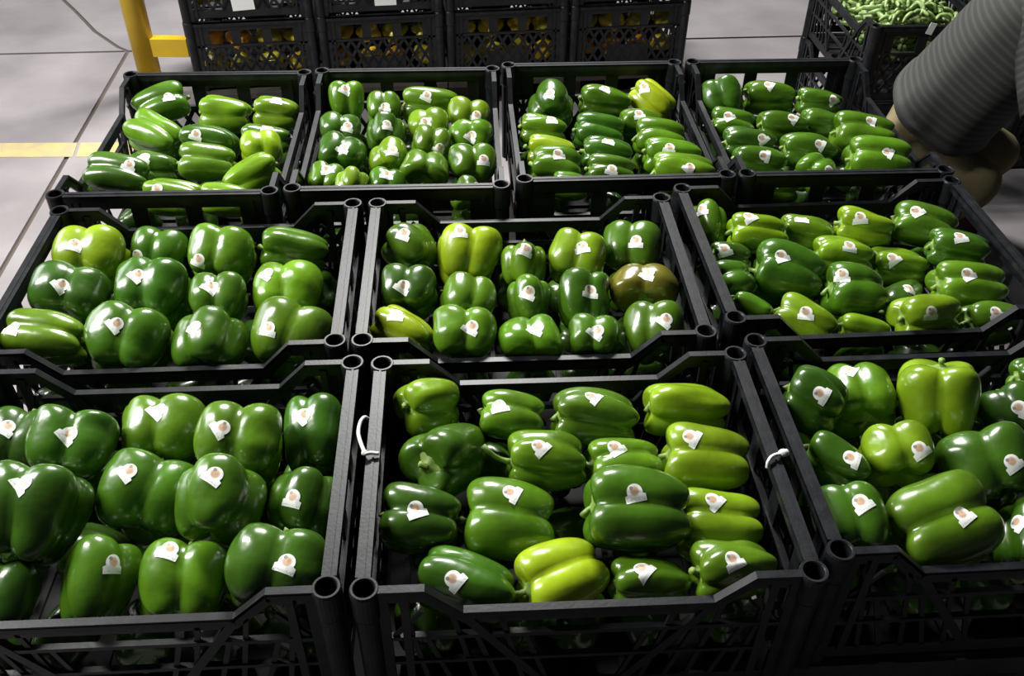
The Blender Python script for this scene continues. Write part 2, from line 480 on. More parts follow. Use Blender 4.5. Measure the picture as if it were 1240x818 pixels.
def frame(axis, roll_ref, phi0):
    """rotation whose +Z is axis (stem end) and whose local angle phi0 faces roll_ref"""
    z = axis.normalized(); x = (roll_ref - z*roll_ref.dot(z)).normalized(); y = z.cross(x)
    m = Matrix((x, y, z)).transposed()
    return m @ Matrix.Rotation(-phi0, 3, 'Z')

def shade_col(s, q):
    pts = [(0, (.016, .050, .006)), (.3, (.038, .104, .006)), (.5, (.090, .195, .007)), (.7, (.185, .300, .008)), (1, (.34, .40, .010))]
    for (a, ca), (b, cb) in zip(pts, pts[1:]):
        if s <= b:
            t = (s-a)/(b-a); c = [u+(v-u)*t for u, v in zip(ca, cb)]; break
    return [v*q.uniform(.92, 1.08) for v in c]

# sticker outline: printed roundel standing on an oblong tag
def sticker_R(th):
    best = 0
    c, s = math.cos(th), math.sin(th)
    # disc centre (0,.25) radius .78
    bq = -2*.12*s; cq = .0144-.86**2; disc = bq*bq-4*cq
    best = (-bq+math.sqrt(disc))/2
    # tag: |x|<1.28, -1.12<y<-.45
    if s < -1e-6:
        t0, t1 = .22/-s, .98/-s
        tx = 1.12/max(abs(c), 1e-6)
        if tx > t0: best = max(best, min(t1, tx))
    return best
STK = .0120
def add_sticker(root, body, bvh, mw, px, py, ang, q):
    inv = mw.inverted(); o = inv @ CAM; d = (inv.to_3x3() @ ray(px, py)).normalized()
    hit, nrm, _, _ = bvh.ray_cast(o, d)
    if hit is None:
        tc_ = -o.dot(d); hit, nrm, _, _ = bvh.find_nearest(o+d*tc_)
    # smooth normal over the footprint
    m3 = mw.to_3x3(); 
    up = inv.to_3x3() @ (UP*math.cos(ang) + RT*math.sin(ang))
    acc = Vector(nrm)
    for k in range(6):
        tmp = nrm.orthogonal().normalized(); tmp.rotate(Matrix.Rotation(k*PI/3, 3, nrm))
        h2, n2, _, _ = bvh.find_nearest(hit+tmp*STK*.7)
        acc += n2
    n = acc.normalized()
    v = (up-n*up.dot(n)).normalized(); u = v.cross(n)
    b = bmesh.new(); uvl = b.loops.layers.uv.new('UVMap'); uvs = {}
    K = 5; rows = []
    cor = [math.atan2(-.98, 1.12), math.atan2(-.98, -1.12), math.atan2(-.22, 1.12), math.atan2(-.22, -1.12)]
    ths = sorted([2*PI*(k+.5)/30-PI for k in range(30)]+[c_+dlt for c_ in cor[:2] for dlt in (-.03, .0, .03)]+[cor[2]-.02, cor[2]+.05, cor[3]-.05, cor[3]+.02])
    N = len(ths)
    def mk(x, y):
        p = hit+u*x*STK+v*y*STK
        h, nn, _, dist = bvh.ray_cast(p+n*.02, -n)
        if h is None or (h-p).length > .012: h = p - n*.001*(x*x+y*y)
        vt = b.verts.new(h+n*.0009); uvs[vt] = (x, y); return vt
    cvt = mk(0, -.1)
    for i in range(1, K+1):
        row = []
        for k in range(N):
            th = ths[k]; R_ = sticker_R(th)*i/K
            row.append(mk(R_*math.cos(th), R_*math.sin(th)))
        rows.append(row)
    for k in range(N): b.faces.new((cvt, rows[0][k], rows[0][(k+1) % N]))
    for A, B in zip(rows, rows[1:]):
        for k in range(N): b.faces.new((A[k], B[k], B[(k+1) % N], A[(k+1) % N]))
    for f in b.faces:
        for lp in f.loops: lp[uvl].uv = uvs[lp.vert]
    so = build('sticker', b, sticker_m, body, smooth=True)
    so['label'] = 'white sticker with a round print and a tag'

# per pepper: px centre x, y, width, height, stem yaw, stem elevation, 'l'obe/'g'roove up, shade, sticker px (x, y) or 0, centre below rim
D = {}
D['FC'] = [
 [(521,487,76,74,214,16,'l',.62,0),(617,507,84,62,178,6,'g',.47,(601,494)),(721,509,112,68,182,8,'l',.42,(718,482)),(830,493,104,74,182,5,'l',.66,0)],
 [(549,559,100,94,238,30,'l',.32,0),(657,568,102,78,184,6,'l',.48,(650,545),'long'),(757,569,98,68,190,8,'g',.45,(745,546)),(848,561,112,86,176,5,'g',.62,(832,529))],
 [(524,639,102,84,178,4,'g',.24,(515,620)),(636,641,118,98,180,4,'g',.44,(631,600)),(760,632,128,104,180,6,'g',.34,(757,601)),(868,640,108,90,181,4,'g',.66,(862,605))],
 [(558,714,136,78,164,6,'l',.27,(546,697)),(676,705,116,88,206,6,'g',.82,0),(781,712,104,70,182,6,'l',.42,(773,688)),(889,702,106,72,188,6,'l',.46,(888,678))]]
D['FR'] = [
 [(985,486,78,82,150,10,'l',.20,(989,479)),(1046,484,92,90,268,-4,'g',.44,(1024,450)),(1132,484,96,90,92,58,'g',.64,0),(1214,498,76,72,95,10,'g',.20,(1234,490)),(1256,462,66,52,180,5,'l',.30,0)],
 [(1013,560,78,70,140,8,'l',.20,(1031,553)),(1088,553,88,68,90,12,'g',.58,(1117,544)),(1190,570,110,92,98,14,'g',.24,(1221,563))],
 [(1042,631,86,86,92,12,'g',.30,(1052,609)),(1148,645,128,120,20,4,'g',.44,(1172,621)),(1230,660,76,98,64,10,'l',.30,(1222,632))]]
D['FL'] = [
 [(25,540,84,88,90,14,'g',.20,(8,517)),(90,540,98,90,88,16,'g',.30,(86,526)),(190,530,108,80,92,10,'g',.44,(193,499)),(291,540,106,92,92,18,'g',.46,(263,521)),(383,528,78,98,90,22,'g',.28,(365,503))],
 [(-12,640,80,100,90,14,'g',.2,0),(63,628,114,118,84,26,'g',.26,(45,588)),(164,612,114,108,80,20,'g',.34,(146,577)),(271,620,114,98,90,14,'l',.36,(263,587)),(372,613,90,86,88,18,'l',.30,(350,603))],
 [(2,722,92,90,95,14,'g',.15,0),(145,707,94,110,90,20,'l',.36,(149,683)),(234,704,122,102,86,18,'g',.50,(217,669)),(348,693,116,104,86,18,'g',.30,(345,675))]]
D['ML'] = [
 [(108,318,94,60,90,12,'g',.66,(90,296)),(193,307,68,58,84,18,'g',.34,(166,310)),(267,313,78,68,86,20,'g',.50,(240,315)),(356,305,84,56,190,14,'l',.40,0)],
 [(84,362,94,68,88,10,'g',.20,(74,345)),(180,358,98,78,84,18,'g',.30,(166,333)),(264,366,76,62,88,14,'g',.34,(255,347)),(346,357,88,78,88,18,'g',.55,(323,331))],
 [(54,411,98,60,176,4,'g',.48,(17,397)),(154,420,102,82,82,20,'g',.34,(138,393)),(249,420,94,76,90,12,'l',.34,(235,396)),(349,412,104,86,82,18,'g',.44,(325,398))]]
D['MC'] = [
 [(494,303,68,64,130,20,'l',.38,(489,283)),(565,311,80,74,84,34,'g',.76,(557,280)),(632,322,54,54,90,40,'l',.50,(637,302)),(698,316,70,66,76,22,'g',.62,(705,299)),(763,302,72,68,82,24,'g',.38,(770,292))],
 [(492,360,72,62,90,12,'g',.20,(488,350)),(567,368,78,54,90,8,'g',.44,0),(641,366,60,62,90,32,'l',.38,(640,354)),(707,366,70,72,88,26,'g',.32,(714,353)),(780,352,76,66,266,0,'g',.60,(785,331))],
 [(490,397,78,52,148,8,'l',.74,(480,377)),(564,408,80,70,88,14,'g',.48,(571,396)),(646,415,80,58,268,-12,'g',.50,(650,397)),(718,415,66,58,90,12,'g',.36,(723,401)),(790,406,78,74,84,20,'g',.38,(806,387))]]
D['MR'] = [
 [(861,276,50,58,90,20,'l',.46,(857,254)),(919,282,72,52,180,6,'g',.66,(911,261)),(982,283,66,50,176,8,'l',.50,(974,264)),(1048,290,72,50,172,8,'l',.66,(1041,274)),(1117,275,80,54,166,6,'g',.34,(1109,256))],
 [(889,312,50,40,180,6,'l',.22,(882,304)),(951,337,88,74,172,6,'g',.28,(944,312)),(1016,313,74,50,180,6,'l',.60,(1025,299)),(1093,322,72,48,178,6,'l',.58,(1089,308)),(1157,306,74,50,170,6,'l',.30,(1160,288))],
 [(888,340,52,50,200,8,'g',.34,0),(1025,353,74,68,178,6,'g',.34,(1012,332)),(1096,360,74,56,226,6,'l',.22,(1103,340)),(1174,352,88,60,180,4,'g',.48,(1172,332))],
 [(913,374,50,40,150,8,'l',.38,0),(978,393,80,52,150,10,'g',.60,(979,379)),(1043,402,64,44,172,6,'l',.60,0),(1120,401,94,46,198,6,'l',.62,(1118,384)),(1199,396,78,52,190,6,'l',.38,(1199,378))]]
D['B1'] = [
 [(196,129,70,44,24,8,'g',.34,(204,117)),(274,139,62,50,178,6,'l',.54,0),(336,138,54,48,178,8,'l',.55,(335,121))],
 [(190,166,64,56,150,8,'g',.50,0),(255,176,72,44,176,6,'l',.28,(238,163)),(321,170,60,42,178,6,'l',.34,(322,155))],
 [(188,206,60,48,178,6,'l',.24,(178,190)),(250,199,72,50,186,6,'g',.44,0),(317,184,54,44,100,14,'g',.70,0)],
 [(152,216,80,50,178,4,'g',.28,(160,201)),(213,239,76,44,180,6,'l',.52,(190,228)),(272,239,64,44,178,6,'l',.58,0),(304,213,74,44,38,12,'l',.54,0)]]
D['B2'] = [
 [(416,124,46,48,100,44,'g',.44,(418,108)),(466,134,44,42,90,20,'g',.44,(467,130)),(520,127,74,42,182,4,'l',.48,(516,116)),(568,144,50,44,90,14,'g',.60,(577,140))],
 [(411,160,50,40,92,14,'g',.28,(421,153)),(467,164,50,46,90,20,'l',.28,(469,151)),(520,156,52,40,90,12,'g',.58,(515,148)),(578,170,52,44,90,16,'g',.50,(570,165))],
 [(411,189,64,44,90,8,'g',.28,(416,179)),(474,194,54,40,92,8,'l',.58,(476,182)),(524,178,52,38,90,12,'g',.44,(533,180))],
 [(397,220,44,42,90,12,'g',.44,(399,206)),(434,223,40,38,88,14,'l',.60,0),(467,222,46,42,90,12,'g',.34,(470,208)),(514,210,60,48,270,-8,'g',.40,0),(573,203,60,48,90,16,'g',.38,(581,194)),(566,238,50,38,90,12,'l',.40,(578,227))]]
D['B3'] = [
 [(666,130,64,46,90,10,'l',.28,(666,113)),(732,125,64,46,180,8,'l',.40,(733,107)),(790,122,54,44,140,20,'l',.86,(780,106))],
 [(658,158,60,40,178,6,'l',.48,(668,144)),(725,160,62,44,180,6,'g',.28,0),(777,152,56,44,180,6,'l',.40,(774,138))],
 [(667,184,62,36,176,5,'l',.74,0),(735,186,64,44,178,6,'l',.28,(737,170)),(798,168,64,42,180,6,'g',.46,0)],
 [(675,203,68,44,178,5,'g',.38,(676,187)),(740,208,64,42,178,6,'g',.34,(741,205)),(814,190,76,46,178,5,'l',.50,(811,179)),(832,211,80,44,178,5,'l',.52,(835,203)),(690,226,46,38,178,5,'l',.40,0)]]
D['B4'] = [
 [(873,120,52,48,100,34,'g',.30,0),(931,117,64,46,180,5,'l',.40,(930,103)),(990,124,56,40,178,6,'l',.34,(1007,121))],
 [(879,152,58,38,178,5,'g',.38,(884,141)),(940,153,66,44,178,5,'l',.34,(955,143)),(998,155,58,46,178,8,'l',.36,(1017,139))],
 [(900,176,70,40,178,5,'l',.28,(924,168)),(973,184,68,44,180,5,'l',.34,(989,175)),(1042,164,78,50,178,5,'g',.40,(1053,147))],
 [(918,199,66,44,178,5,'l',.34,(926,188)),(986,208,56,42,236,4,'g',.40,(1004,206)),(1064,194,84,50,178,4,'g',.48,(1074,184)),(944,229,48,38,178,5,'l',.40,(940,217))]]
CNAME = {'FL': 'nearest row left crate', 'FC': 'nearest row centre crate', 'FR': 'nearest row right crate',
 'ML': 'middle row left crate', 'MC': 'middle row centre crate', 'MR': 'middle row right crate',
 'B1': 'first far crate from left', 'B2': 'second far crate from left', 'B3': 'third far crate from left', 'B4': 'fourth far crate from left'}
ORD = ['first', 'second', 'third', 'fourth', 'fifth', 'sixth']
RN = ['back row', 'second row', 'third row', 'front row']
DZ = {'F': .048, 'M': .046, 'B': .052}
STICK_ANG = {'FL': .55, 'FC': -.55, 'FR': -.75, 'ML': .5, 'MC': .25, 'MR': -.15, 'B1': .2, 'B2': .2, 'B3': .2, 'B4': -.9}
def ext(axis, l, r, v):
    a = axis.dot(v); return math.sqrt(r*r+(l*l-r*r)*a*a)
items = []
for ck_, rows in D.items():
    x, y, yaw, turned = CR[ck_]
    hw, hd = (CS/2, CL/2) if turned else (CL/2, CS/2)
    ex = Vector((math.cos(yaw), math.sin(yaw), 0)); ey = Vector((-math.sin(yaw), math.cos(yaw), 0))
    cc = Vector((x, y, 0))
    for ri, row in enumerate(rows):
        order = sorted(range(len(row)), key=lambda i: row[i][0])
        rn = ['back row', 'second row', 'front row'] if len(rows) == 3 else RN
        for i, p in enumerate(row):
            px, py, pw, ph, sy, el, gr, shd, stk = p[:9]
            q = random.Random(int(px*1000+py))
            z = RIM-DZ[ck_[0]]+q.uniform(-.004, .004)
            c = at(px, py, z); d = c-CAM; dep = d.dot(FW); dn = d.normalized()
            e1 = (RT-dn*RT.dot(dn)).normalized(); e2 = (UP-dn*UP.dot(dn)).normalized()
            ca = math.cos(math.radians(el)); ax = Vector((math.cos(math.radians(sy))*ca, math.sin(math.radians(sy))*ca, math.sin(math.radians(el))))
            Wm = pw*dep/F_PX/2; Hm = ph*dep/F_PX/2
            best = None
            for k in range(13):
                ra = .86+k*.05
                u = math.sqrt(1+(ra*ra-1)*ax.dot(e1)**2); v = math.sqrt(1+(ra*ra-1)*ax.dot(e2)**2)
                r = (Wm*u+.7*Hm*v)/(u*u+.7*v*v)
                er = (r*u-Wm)**2+.7*(r*v-Hm)**2+(ra-1.15)**2*1e-6
                if best is None or er < best[0]: best = (er, r, r*ra)
            _, r, l = best
            items.append(dict(c=c, c0=c.copy(), ax=ax, r=r*(1.13 if gr == 'g' else 1.06), l=l*.98, dn=dn, e1=e1, e2=e2, crate=ck_, row=rn[ri], n=len(row), i=order.index(i),
                              gr=gr, sh=shd, stk=stk, px=px, py=py, long=len(p) > 9, q=q, cc=cc, ex=ex, ey=ey, hw=hw, hd=hd))
# let the pile settle: push overlapping neighbours apart, mostly along their lines of sight
def reff(it, d):
    a = it['ax'].dot(d); return 1/math.sqrt(a*a/it['l']**2+(1-a*a)/it['r']**2)
for step in range(60):
    for a in range(len(items)):
        A = items[a]
        for b in range(a+1, len(items)):
            B = items[b]
            if A['crate'] != B['crate']: continue
            dv = B['c']-A['c']; dist = dv.length
            if dist > .16: continue
            d = dv/dist; need = .95*(reff(A, d)+reff(B, d))
            if dist < need:
                m = (need-dist)*.25
                A['c'] -= d*m; B['c'] += d*m
    for it in items:
        off = it['c']-it['c0']; al = it['dn']*off.dot(it['dn']); pe = off-al
        it['c'] = it['c0']+al*.985+pe*.90
        for v, h in ((it['ex'], it['hw']), (it['ey'], it['hd'])):
            rel = (it['c']-it['cc']).dot(v); lim = h-.009-ext(it['ax'], it['l'], it['r'], v)*.97
            if lim > 0 and abs(rel) > lim: it['c'] -= v*(abs(rel)-lim)*math.copysign(.6, rel)
shade_word = lambda s: 'dark green' if s < .27 else 'mid green' if s < .43 else 'bright green' if s < .57 else 'light green' if s < .7 else 'lime green'
for it in items:
    q = it['q']; seed = int(it['px']*7+it['py']*13)
    lob = q.choice((3, 4, 4))
    if it['gr'] == 'g': lob = q.choice((3, 4))
    pb, n, zt, zb = pepper_mesh(it['r'], it['l'], seed, lob)
    me = bpy.data.meshes.new('bell_pepper'); pb.normal_update(); bvh = BVHTree.FromBMesh(pb)
    pb.to_mesh(me); pb.free(); me.materials.append(skin)
    me.polygons.foreach_set('use_smooth', [True]*len(me.polygons))
    root = link(bpy.data.objects.new('bell_pepper', me)); PILE.setdefault(crates[it['crate']], []).append(root)
    ref = (Vector((0, 0, 1)) - it['dn']*.8 + Vector((q.uniform(-.2, .2), 0, 0))).normalized()
    phi0 = (PI/n if it['gr'] == 'g' else 0) + q.uniform(-.15, .15)
    m3 = frame(it['ax'], ref, phi0)
    mw = Matrix.Translation(it['c']) @ m3.to_4x4(); root.matrix_basis = mw
    col = shade_col(it['sh'], q)
    if it['crate'] == 'MC' and it['px'] == 780: col = [.13, .12, .012]
    root.color = (*col, 1)
    st = build('stem', stem_bm(it['r'], zt, seed, it['long']), stem_mat, root, smooth=True)
    if it['stk']:
        add_sticker(root, root, bvh, mw, it['stk'][0], it['stk'][1], STICK_ANG[it['crate']]+q.uniform(-.45, .45), q)
    if it['n'] > 1 and it['i'] == it['n']-1: pos = 'last at right'
    else: pos = ORD[it['i']]+' from left'
    word = 'brownish olive' if (it['crate'] == 'MC' and it['px'] == 780) else shade_word(it['sh'])
    tag(root, '%s pepper%s, %s in %s, %s' % (word, ' with sticker' if it['stk'] else ' without sticker', pos, it['row'], CNAME[it['crate']]),
        'bell pepper', 'green bell peppers on top of the crates')

# bottom layer, glimpsed between the top peppers and through the lattice
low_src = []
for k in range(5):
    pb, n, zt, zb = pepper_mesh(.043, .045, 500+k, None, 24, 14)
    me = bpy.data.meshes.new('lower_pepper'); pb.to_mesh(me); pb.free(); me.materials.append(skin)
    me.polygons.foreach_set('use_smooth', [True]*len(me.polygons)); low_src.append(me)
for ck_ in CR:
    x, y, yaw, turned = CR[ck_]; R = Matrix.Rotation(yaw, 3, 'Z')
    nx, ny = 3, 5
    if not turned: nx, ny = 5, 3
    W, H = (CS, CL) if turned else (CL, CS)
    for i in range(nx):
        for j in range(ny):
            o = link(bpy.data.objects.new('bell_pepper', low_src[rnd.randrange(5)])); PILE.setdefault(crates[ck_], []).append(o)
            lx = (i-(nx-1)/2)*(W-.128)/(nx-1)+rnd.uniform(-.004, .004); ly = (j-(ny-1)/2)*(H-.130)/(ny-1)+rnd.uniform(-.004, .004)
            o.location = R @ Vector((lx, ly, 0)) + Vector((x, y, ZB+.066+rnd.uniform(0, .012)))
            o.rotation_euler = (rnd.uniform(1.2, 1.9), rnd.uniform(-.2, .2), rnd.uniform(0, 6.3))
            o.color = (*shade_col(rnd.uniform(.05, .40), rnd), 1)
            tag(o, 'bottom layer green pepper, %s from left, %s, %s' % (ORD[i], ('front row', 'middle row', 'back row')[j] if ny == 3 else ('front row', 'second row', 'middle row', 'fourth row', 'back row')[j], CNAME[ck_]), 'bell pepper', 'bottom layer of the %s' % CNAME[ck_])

# ------------------------------------------------------------------ cable ties joining the nearest crates
def tie(pts, rad, label, name='cable_tie'):
    bm = bmesh.new(); tube(bm, catmull([at(px, py, z) for px, py, z in pts], 5), rad, 8)
    o = build(name, bm, white_tie, None, True); tag(o, label, 'cable tie', 'white ties on the crate rims'); return o
z = RIM+.004
t = tie([(446, 507, z-.012), (441, 505, z+.001), (436, 512, z+.002), (434, 524, z+.002), (437, 536, z+.002), (441, 546, z+.002), (442, 549, z+.004), (449, 548, z+.003), (459, 549, z+.001)],
        .0026, 'white tie looped over the rims between nearest left and centre crates')
bm = bmesh.new(); c = at(441.5, 548, z+.003); bmesh.ops.create_uvsphere(bm, u_segments=10, v_segments=8, radius=.0045, matrix=Matrix.Translation(c)); build('knot', bm, white_tie, t, True)
t = tie([(929, 566, z-.006), (930, 559, z+.002), (934, 553, z+.003), (940, 550, z+.003), (946, 549, z+.003), (953, 545, z+.002)],
        .0024, 'white tie on the rims between nearest centre and right crates')
bm = bmesh.new(); c = at(949, 548, z+.003); bmesh.ops.create_uvsphere(bm, u_segments=10, v_segments=8, radius=.0055, matrix=Matrix.Translation(c) @ Matrix.Diagonal((1.4, 1, 1, 1))); build('knot', bm, white_tie, t, True)

# ------------------------------------------------------------------ stacked crates of yellow peppers behind
syaw = .115
PAL = .095
q0 = at(219, 30, PAL+CH); q1 = at(836, 3, PAL+CH); q0.z = q1.z = 0
sx_ = (q1-q0).normalized(); sy_ = Vector((-sx_.y, sx_.x, 0)); syaw = math.atan2(sx_.y, sx_.x); p0 = q0
spitch = max(.4345, ((q1-q0).length-.434)/3)
pallet_wood = noise_mix(mat('dark_pallet_wood', (.03, .024, .018), .85), (.018, .014, .010), (.04, .032, .024), 14)
for k in range(2):
    c = p0 + sx_*(.217+spitch*.5+k*spitch*2) + sy_*(CL/2+.02)
    pl = empty('pallet', c, syaw); tag(pl, 'dark wooden pallet under the %s two stacks of yellow peppers' % ('left', 'right')[k], 'pallet')
    for yy in (-.23, 0, .23):
        for xx in (-.38, 0, .38):
            bm = bmesh.new(); bx(bm, xx-.05, xx+.05, yy-.045, yy+.045, .018, .077); build('block', bm, pallet_wood, pl)
        bm = bmesh.new(); bx(bm, -.432, .432, yy-.045, yy+.045, 0, .018); build('bottom_board', bm, pallet_wood, pl)
    for n_ in range(5):
        yy = -.26+n_*.13; bm = bmesh.new(); bx(bm, -.432, .432, yy-.05, yy+.05, .077, PAL-.001); build('top_board', bm, pallet_wood, pl)
ysrc = []
yskin = skin
for k in range(4):
    pb, n, zt, zb = pepper_mesh(.0405, .043, 800+k, None, 24, 14)
    me = bpy.data.meshes.new('yellow_pepper'); pb.to_mesh(me); pb.free(); me.materials.append(yskin)
    me.polygons.foreach_set('use_smooth', [True]*len(me.polygons)); ysrc.append(me)
for i in range(4):
    for tier in range(2):
        c = p0 + sx_*(.217+i*spitch) + sy_*(CL/2+.02); zz = PAL+tier*(CH+.003)
        cr = place_crate(c.x, c.y, zz, syaw+PI/2, 'black crate of yellow peppers behind the display, %s stack from left, %s tier' % (ORD[i], ('lower', 'upper')[tier]), 'stacked crates of yellow peppers')
        if tier == 1 and i < 3:
            bm = bmesh.new(); off = (.01, -.02, .012)[i]
            # the near short side of a turned crate is its local -x
            box(bm, (-(CL/2+.0055), off, (.050, .046, .066)[i]), (.0012, .072, .038), Matrix.Rotation((-.05, 0, .05)[i], 3, 'X').to_quaternion())
            lb = build('label_card', bm, card, cr); lb['label'] = 'blank white card'; lb['solo'] = 1
        for j in range(8):
            o = link(bpy.data.objects.new('bell_pepper', ysrc[rnd.randrange(4)])); PILE.setdefault(cr, []).append(o)
            a = (j % 4-1.5)*.096; b = -CL/2+.064+(j//4)*.0
            zc = zz+.066+(j//4)*.092
            o.location = c + sx_*a + sy_*(b+rnd.uniform(0, .004)) + Vector((0, 0, zc))
            o.rotation_euler = (rnd.uniform(1.2, 1.9), 0, rnd.uniform(0, 6.3))
            kc = rnd.randrange(4); o.color = (*[(.62, .40, .02), (.55, .42, .03), (.66, .30, .03), (.45, .40, .04)][kc], 1)
            tag(o, '%s pepper behind lattice, %s from left, %s layer, %s stack %s tier' % (('yellow', 'yellow', 'orange', 'olive yellow')[kc], ORD[j % 4], ('bottom', 'top')[j//4], ORD[i], ('lower', 'upper')[tier]), 'bell pepper', 'yellow peppers in %s stack %s tier' % (ORD[i], ('lower', 'upper')[tier]))

settle()
# ------------------------------------------------------------------ yellow guard rail
pole = at(186, 107, 0)
gr_ = empty('guard_rail', pole); tag(gr_, 'yellow steel guard post with a low rail, beside the stacked crates', 'guard rail')
bm = bmesh.new(); tube(bm, [(0, 0, .01), (0, 0, 1.25)], .041, 24); build('post', bm, yellow_steel, gr_, True)
bm = bmesh.new(); bx(bm, -.075, .075, -.075, .075, 0, .012); build('base_plate', bm, yellow_steel, gr_)
bm = bmesh.new(); bx(bm, .03, .165, -.02, .02, .13, .195); build('low_rail', bm, yellow_steel, gr_)
for m_ in [o for o in gr_.children if o.name.startswith('post')]:
    for p_ in m_.data.polygons:
        if len(p_.vertices) > 4: p_.use_smooth = False

# ------------------------------------------------------------------ crate of small green pods, upper right
oc = Vector((1.235, 2.97, 0))
for tier in range(2):
    oc_o = place_crate(oc.x, oc.y, tier*(CH+.003), .06+PI/2, ('black crate under the heap of green pods, upper right', 'black crate heaped with small green pods, a small white card on its rim')[tier], 'crates at the upper right')
pods = []
for k in range(3):
    bm = bmesh.new(); cvv = .010+.006*k
    pts = [(-.030, 0, 0), (-.022, 0, cvv*.5), (-.008, 0, cvv), (.010, 0, cvv*.9), (.026, 0, cvv*.3), (.036, 0, -.002)]
    tube(bm, catmull(pts, 3), [.0025+.0068*math.sin(PI*min(1, .12+.85*i/15))**.7 for i in range(16)], 7)
    me = bpy.data.meshes.new('green_pod'); bm.to_mesh(me); bm.free()
    me.polygons.foreach_set('use_smooth', [True]*len(me.polygons)); pods.append(me)
pod_mat = noise_mix(mat('pod_skin', (.25, .38, .10), .45), (.13, .23, .05), (.32, .42, .15), 30)
for me in pods: me.materials.append(pod_mat)
bm = bmesh.new(); bx(bm, -.24, .24, -.175, .175, .10, .20)
Rz = Matrix.Rotation(.06+PI/2, 3, 'Z')
for k in range(260):
    lx = rnd.uniform(-.205, .205); ly = rnd.uniform(-.145, .145)
    hz = .165+.11*max(0, 1-(lx/.30)**2)*max(0, 1-((ly-.06)/.15)**2)
    o = link(bpy.data.objects.new('green_pod', pods[k % 3]))
    o.location = Rz @ Vector((lx, ly, 0)) + Vector((oc.x, oc.y, CH+.003+hz+.008+rnd.uniform(0, .012)))
    o.rotation_euler = (rnd.uniform(-.5, .5), rnd.uniform(-.4, .4), rnd.uniform(0, 6.3)); o.scale = (.72, .72, .72)
    tag(o, 'small pale green pod in the heaped black crate at the upper right', 'pod', 'green pods heaped in the upper right crate')
bm2 = bmesh.new()
for k in range(700):
    lx = rnd.uniform(-.205, .205); ly = rnd.uniform(-.145, .145); top = .155+.11*max(0, 1-(lx/.30)**2)*max(0, 1-((ly-.06)/.15)**2)
    m_ = Matrix.Translation((lx, ly, rnd.uniform(.10, top))) @ Matrix.Rotation(rnd.uniform(0, 6.3), 4, 'Z') @ Matrix.Rotation(rnd.uniform(-.5, .5), 4, 'Y') @ Matrix.Diagonal((.066, .018, .018, 1))
    bmesh.ops.create_icosphere(bm2, subdivisions=1, radius=.5, matrix=m_)
bm.free()
o = build('pod_pile', bm2, pod_mat, None, True); o.location = (oc.x, oc.y, CH+.003); o.rotation_euler = (0, 0, .06+PI/2)
tag(o, 'lower mass of small green pods filling the heaped crate, upper right', 'pods', kind='stuff')
# dark crate stack behind the person, with one white card
oc2 = place_crate(1.745, 3.0, 0, .06+PI/2, 'empty black crate behind the person, lowest of its stack', 'crates at the upper right')
oc3 = place_crate(1.745, 3.0, CH+.003, .06+PI/2, 'empty black crate behind the person, topmost of its stack', 'crates at the upper right')

bm = bmesh.new(); box(bm, (-(CL/2+.0125), .040, .234), (.0012, .020, .034), Matrix.Rotation(.25, 3, 'X').to_quaternion()); lb = build('label_card', bm, card, oc_o); lb['label'] = 'small white card'

# ------------------------------------------------------------------ person crouching beside the far right crate, back to us
def skin_body(name, verts, edges, radii, m, parent=None, sub=2):
    me = bpy.data.meshes.new(name); me.from_pydata([tuple(v) for v in verts], edges, []); me.update()
    o = link(bpy.data.objects.new(name, me)); o.data.materials.append(m)
    if not me.skin_vertices: o.data.attributes  # layer comes with the modifier
    md = o.modifiers.new('skin', 'SKIN'); md.use_smooth_shade = True
    if not me.skin_vertices:
        bpy.context.view_layer.objects.active = o
        bmm = bmesh.new(); bmm.from_mesh(me); bmm.verts.layers.skin.verify(); bmm.to_mesh(me); bmm.free()
    for i, r in enumerate(radii):
        d = me.skin_vertices[0].data[i]; d.radius = (r, r) if not isinstance(r, tuple) else r; d.use_root = (i == 0)
    sb = o.modifiers.new('smooth', 'SUBSURF'); sb.levels = sub; sb.render_levels = sub
    if parent: o.parent = parent
    return o
C0 = at(1118, 154, .34); C1 = at(1264, 18, .69)
axis = (C1-C0).normalized(); fwd = Vector((axis.x, axis.y, 0)).normalized(); side = Vector((fwd.y, -fwd.x, 0))   # side: towards us
TL = .50
skin_m = mat('brown_skin', (.16, .085, .05), .55)
trouser_m = noise_mix(mat('tan_trousers', (.2, .16, .08), .85), (.12, .098, .045), (.165, .135, .065), 9, bump=.3, bscale=400)
shoe_m = mat('maroon_shoe', (.05, .014, .012), .5)
hair_m = noise_mix(mat('black_hair', (.012, .010, .009), .6), (.008, .007, .006), (.02, .017, .015), 90)
upz = Vector((0, 0, 1)); nrm_ = side.cross(axis)
if nrm_.z < 0: nrm_ = -nrm_
V = []; E = []; Rr = []
def jv(p, r, frm=None):
    V.append(Vector(p)); Rr.append(r)
    if frm is not None: E.append((frm, len(V)-1))
    return len(V)-1
pel = jv(C0-axis*.02, .105)
sp = jv(C0+axis*.20, .10, pel); ch_ = jv(C0+axis*.40, .115, sp); nk0 = jv(C0+axis*.52, .06, ch_)
nk = jv(C0+axis*.57+upz*.01, .054, nk0); hd0 = jv(C0+axis*.63+upz*.02, .076, nk); hd1 = jv(C0+axis*.70+upz*.03, .104, hd0); hd2 = jv(C0+axis*.78+upz*.03, .082, hd1)
legs = []; hands = []
